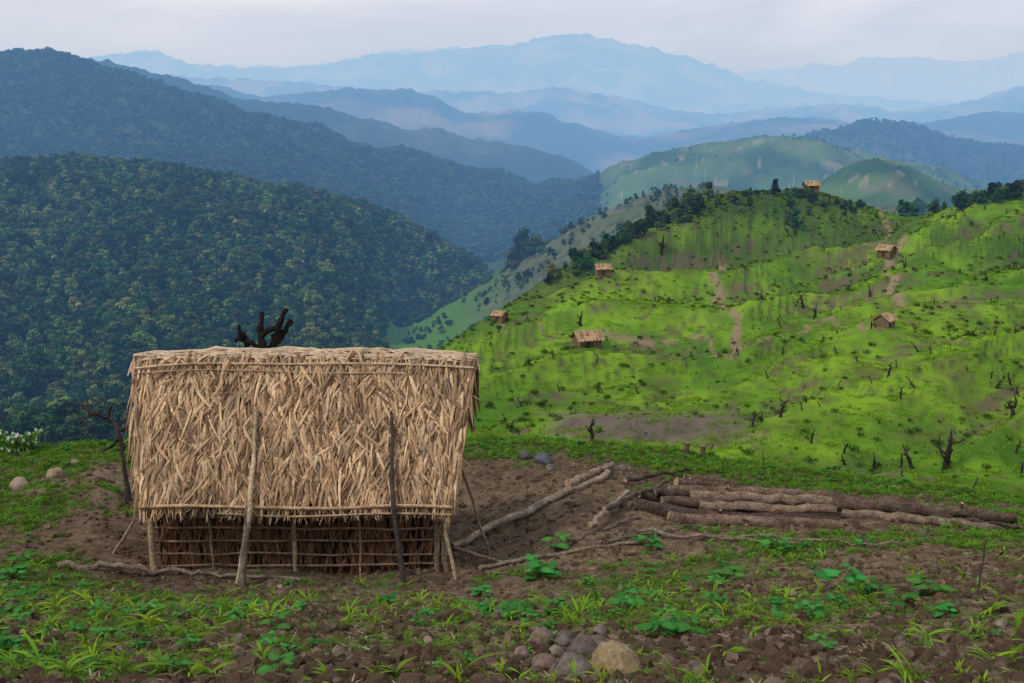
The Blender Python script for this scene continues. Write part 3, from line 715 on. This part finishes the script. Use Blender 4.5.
# ------------------------------------------------------------------ near plants
def plant_mesh(name,kind,seed):
    random.seed(seed); mb=MB()
    if kind=="grass":
        for i in range(16):
            a=R(0,6.28); d=Vector((math.cos(a)*R(.2,.9),math.sin(a)*R(.2,.9),1)).normalized(); n=Vector((math.cos(a),math.sin(a),.2))
            blade(mb,(math.cos(a)*.08*R(0,1),math.sin(a)*.08*R(0,1),-.03),d,n,R(.5,1.0),R(.03,.07),vary((.14,.27,.025),.3),lift=0,curl=R(.1,.5),seg=4,tip=.05,gr=.25)
    elif kind=="corn":
        tube(mb,[(0,0,-.05),(0,0,.3)],[.035,.02],(.18,.28,.05),5)
        for i in range(7):
            a=i*math.pi+R(-.7,.7); d=Vector((math.cos(a)*.6,math.sin(a)*.6,1)).normalized()
            blade(mb,(0,0,.05+.04*i),d,Vector((math.cos(a),math.sin(a),.0)),R(.5,.95),R(.07,.11),vary((.21,.36,.03),.2),lift=0,curl=R(.15,.45),seg=6,tip=.05,gr=R(.3,.8))
    elif kind=="broad":
        for i in range(11):
            a=R(0,6.28); r=R(.1,.5); top=Vector((math.cos(a)*r,math.sin(a)*r,R(.3,.85)*(1-.5*r)))
            tube(mb,[(0,0,-.03),top*.5+Vector((0,0,.1)),top],[.018,.014,.01],(.10,.2,.05),4)
            d=Vector((math.cos(a),math.sin(a),R(-.5,.3))).normalized(); s=Vector((-math.sin(a),math.cos(a),R(-.2,.2))); L=R(.28,.5); c=vary((.06,.22,.045),.25)
            up=d.cross(s); up=up if up.z>0 else -up
            outl=[(-.12,.0),(-.2,.22),(0,.46),(.3,.5),(.6,.34),(.85,.14),(1,0),(.85,-.14),(.6,-.34),(.3,-.5),(0,-.46),(-.2,-.22)]
            vs=[top+d*L*.3+up*L*.05]+[top+d*L*q[0]+s*L*q[1]+up*L*(-.15*abs(q[1])*2+R(-.03,.03)) for q in outl]
            mb.add(vs,[(0,1+k,1+(k+1)%12) for k in range(12)],[tuple(q*1.25 for q in c)]+[c]*12)
    elif kind=="low":
        for i in range(26):
            a=R(0,6.28); r=R(.02,.5); p=Vector((math.cos(a)*r,math.sin(a)*r,R(.02,.3)))
            d=Vector((R(-1,1),R(-1,1),R(-.1,.7))).normalized(); n=d.orthogonal().normalized(); n=n if n.z>0 else -n; b=d.cross(n); L=R(.12,.26); c=vary((.11,.25,.03),.3)
            mb.add([p,p+d*L*.5+b*L*.32,p+d*L,p+d*L*.5-b*L*.32],[(0,1,2,3)],c)
    elif kind=="litter":
        for i in range(3):
            a=R(0,6.28); p=Vector((R(-.5,.5),R(-.5,.5),.04)); blade(mb,p,Vector((math.cos(a),math.sin(a),R(-.05,.15))),Vector((0,0,1)),R(.4,.9),R(.04,.13),vary((.38,.29,.18),.4),lift=.05,curl=R(0,.1),turn=R(-.5,.5),twist=R(-1,1),seg=4,tip=.2)
    return mb.mesh(name,M_leaf if kind!="litter" else M_thatch)
PM={k:[plant_mesh(k+"_plant",k,60+i*7+len(k)) for i in range(2)] for k in ("grass","corn","broad","low","litter")}
def veg(name,kind,n,y0,y1,smin,smax,thr,soft=.3,extra=None,tilt=.1):
    if y0>5: x,y=sample_wedge(n,-.62,.62,y0,y1)
    else:
        a=rng.uniform(-.62,.62,n); y=rng.uniform(y0,y1,n); x=a*y
    g_=grass_amount(x,y)+.35*fbm(x/.5,y/.5,len(name),3)
    k=g_+rng.uniform(-soft,soft,n)>thr
    k&=~((x>-4.0)&(x<-.4)&(y>10.45)&(y<13))
    if extra is not None: k&=extra(x,y)
    x=x[k];y=y[k]; pick=rng.integers(0,2,len(x))
    sz=rng.uniform(smin,smax,len(x))*(.8+.5*rng.random(len(x))**3)
    for i in range(2):
        m=pick==i; scatter(name,PM[kind][i],np.stack([x[m],y[m],H(x[m],y[m])],-1),sz[m],tilt=tilt,childname=PM[kind][i].name)
veg("grass_tufts","grass",3800,2.8,10.3,.025,.07,.6,soft=.45)
veg("low_weeds","low",12500,2.8,10.4,.022,.075,.52,soft=.5)
veg("maize_seedlings","corn",1700,3.2,10.2,.05,.15,.45,soft=.7,extra=lambda x,y:(fbm(x/1.6,y/1.6,123,2)>-.2),tilt=.2)
veg("low_weeds","low",18000,10.2,18,.07,.15,.42)
veg("grass_tufts","grass",7000,10.2,17.5,.06,.14,.5)
veg("broadleaf_seedlings","broad",1300,3.6,16.5,.035,.12,.65,soft=.4)
veg("dry_leaf_litter","litter",3400,2.8,13,.025,.07,-.2,soft=.4,tilt=.15)
random.seed(9)
for (u,v,wpx) in [(540,578,34),(847,592,40),(872,598,30),(725,582,30),(668,640,38),(690,632,26),(28,566,22),(12,580,24),(650,548,22),(925,598,34),(905,608,26),(282,676,34),(95,672,26),(712,606,20),(560,550,22),(385,606,20),(480,596,18),(775,552,24),(650,600,18),(820,648,20)]:
    p=hit(u,v,3); s_=wpx/F*p.y*1.05
    o=bpy.data.objects.new("broadleaf_weed",PM["broad"][random.randrange(2)]); bpy.context.collection.objects.link(o); o.location=p; o.scale=(s_,s_,s_*.8); o.rotation_euler=(0,0,R(0,6.28))
mb=MB()
for k in range(110):
    p=hit(18+R(-20,20),452,13.5); top=p+Vector((R(-.05,.05),R(-.2,.2),R(.05,.30)))
    tube(mb,[p-Vector((0,0,.03)),top],[.006,.004],(.08,.16,.04),4)
    for j in range(5):
        d=Vector((R(-1,1),R(-1,1),R(0,1))).normalized(); b=d.orthogonal().normalized(); q=p.lerp(top,R(.2,.9)); L=.08
        mb.add([q,q+d*L*.5+b*.02,q+d*L,q+d*L*.5-b*.02],[(0,1,2,3)],vary((.08,.24,.04),.2))
    if k%2==0:
        for j in range(5):
            a=j*1.257; pd_=Vector((math.cos(a),-.4+R(-.2,.2),math.sin(a))).normalized(); sd2=pd_.cross(Vector((0,1,0))).normalized()
            mb.add([top,top+pd_*.016+sd2*.009,top+pd_*.032,top+pd_*.016-sd2*.009],[(0,1,2,3)],(.75,.75,.73))
mb.obj("white_flower_bush",M_leaf)

# ------------------------------------------------------------------ sky, sun, camera
w=bpy.data.worlds.new("World"); bpy.context.scene.world=w; w.use_nodes=True; nt=w.node_tree; nt.nodes.clear(); L=nt.links.new
out=N(nt,'ShaderNodeOutputWorld'); sky=N(nt,'ShaderNodeTexSky'); sky.sky_type='NISHITA'; sky.sun_disc=False; sky.sun_elevation=math.radians(47); sky.sun_rotation=math.radians(235)
b1=N(nt,'ShaderNodeBackground'); b1.inputs['Strength'].default_value=.10; L(sky.outputs[0],b1.inputs['Color'])
tc=N(nt,'ShaderNodeTexCoord'); mp=N(nt,'ShaderNodeMapping'); mp.inputs['Scale'].default_value=(1,1,5); L(tc.outputs['Generated'],mp.inputs[0])
n=N(nt,'ShaderNodeTexNoise'); n.inputs['Scale'].default_value=2.2; n.inputs['Detail'].default_value=5; n.inputs['Distortion'].default_value=.4; L(mp.outputs[0],n.inputs['Vector'])
cr=N(nt,'ShaderNodeValToRGB'); cr.color_ramp.elements[0].position=.36; cr.color_ramp.elements[0].color=(.56,.62,.77,1); cr.color_ramp.elements[1].position=.64; cr.color_ramp.elements[1].color=(.98,.94,.99,1); L(n.outputs['Fac'],cr.inputs[0])
sp=N(nt,'ShaderNodeSeparateXYZ'); L(tc.outputs['Generated'],sp.inputs[0]); mr=N(nt,'ShaderNodeMapRange'); mr.interpolation_type='SMOOTHSTEP'
mr.inputs['From Min'].default_value=.03; mr.inputs['From Max'].default_value=.15; mr.inputs['To Min'].default_value=.85; mr.inputs['To Max'].default_value=0; L(sp.outputs['Z'],mr.inputs['Value'])
mc=N(nt,'ShaderNodeMix',data_type='RGBA'); L(mr.outputs[0],mc.inputs[0]); L(cr.outputs[0],mc.inputs[6]); mc.inputs[7].default_value=(.46,.57,.73,1)
b2=N(nt,'ShaderNodeBackground'); b2.inputs['Strength'].default_value=1.0; L(mc.outputs[2],b2.inputs['Color'])
mx=N(nt,'ShaderNodeMixShader'); mx.inputs[0].default_value=.8; L(b1.outputs[0],mx.inputs[1]); L(b2.outputs[0],mx.inputs[2]); L(mx.outputs[0],out.inputs['Surface'])
sd_=bpy.data.lights.new("sun",'SUN'); sd_.angle=math.radians(14); sd_.color=(1,.94,.82); sd_.energy=1.6
so=bpy.data.objects.new("sun",sd_); bpy.context.collection.objects.link(so)
dirv=Vector((.65,.45,-.85)); so.rotation_euler=dirv.to_track_quat('-Z','Y').to_euler()
cd=bpy.data.cameras.new("camera"); cam=bpy.data.objects.new("camera",cd); bpy.context.collection.objects.link(cam)
cd.sensor_width=36; cd.lens=36*F/1024; cd.clip_start=.1; cd.clip_end=250000; cam.location=(0,0,0); cam.rotation_euler=(math.pi/2-TH,0,0)
sc=bpy.context.scene; sc.camera=cam; sc.view_settings.view_transform='Standard'; sc.view_settings.look='None'; sc.view_settings.exposure=0
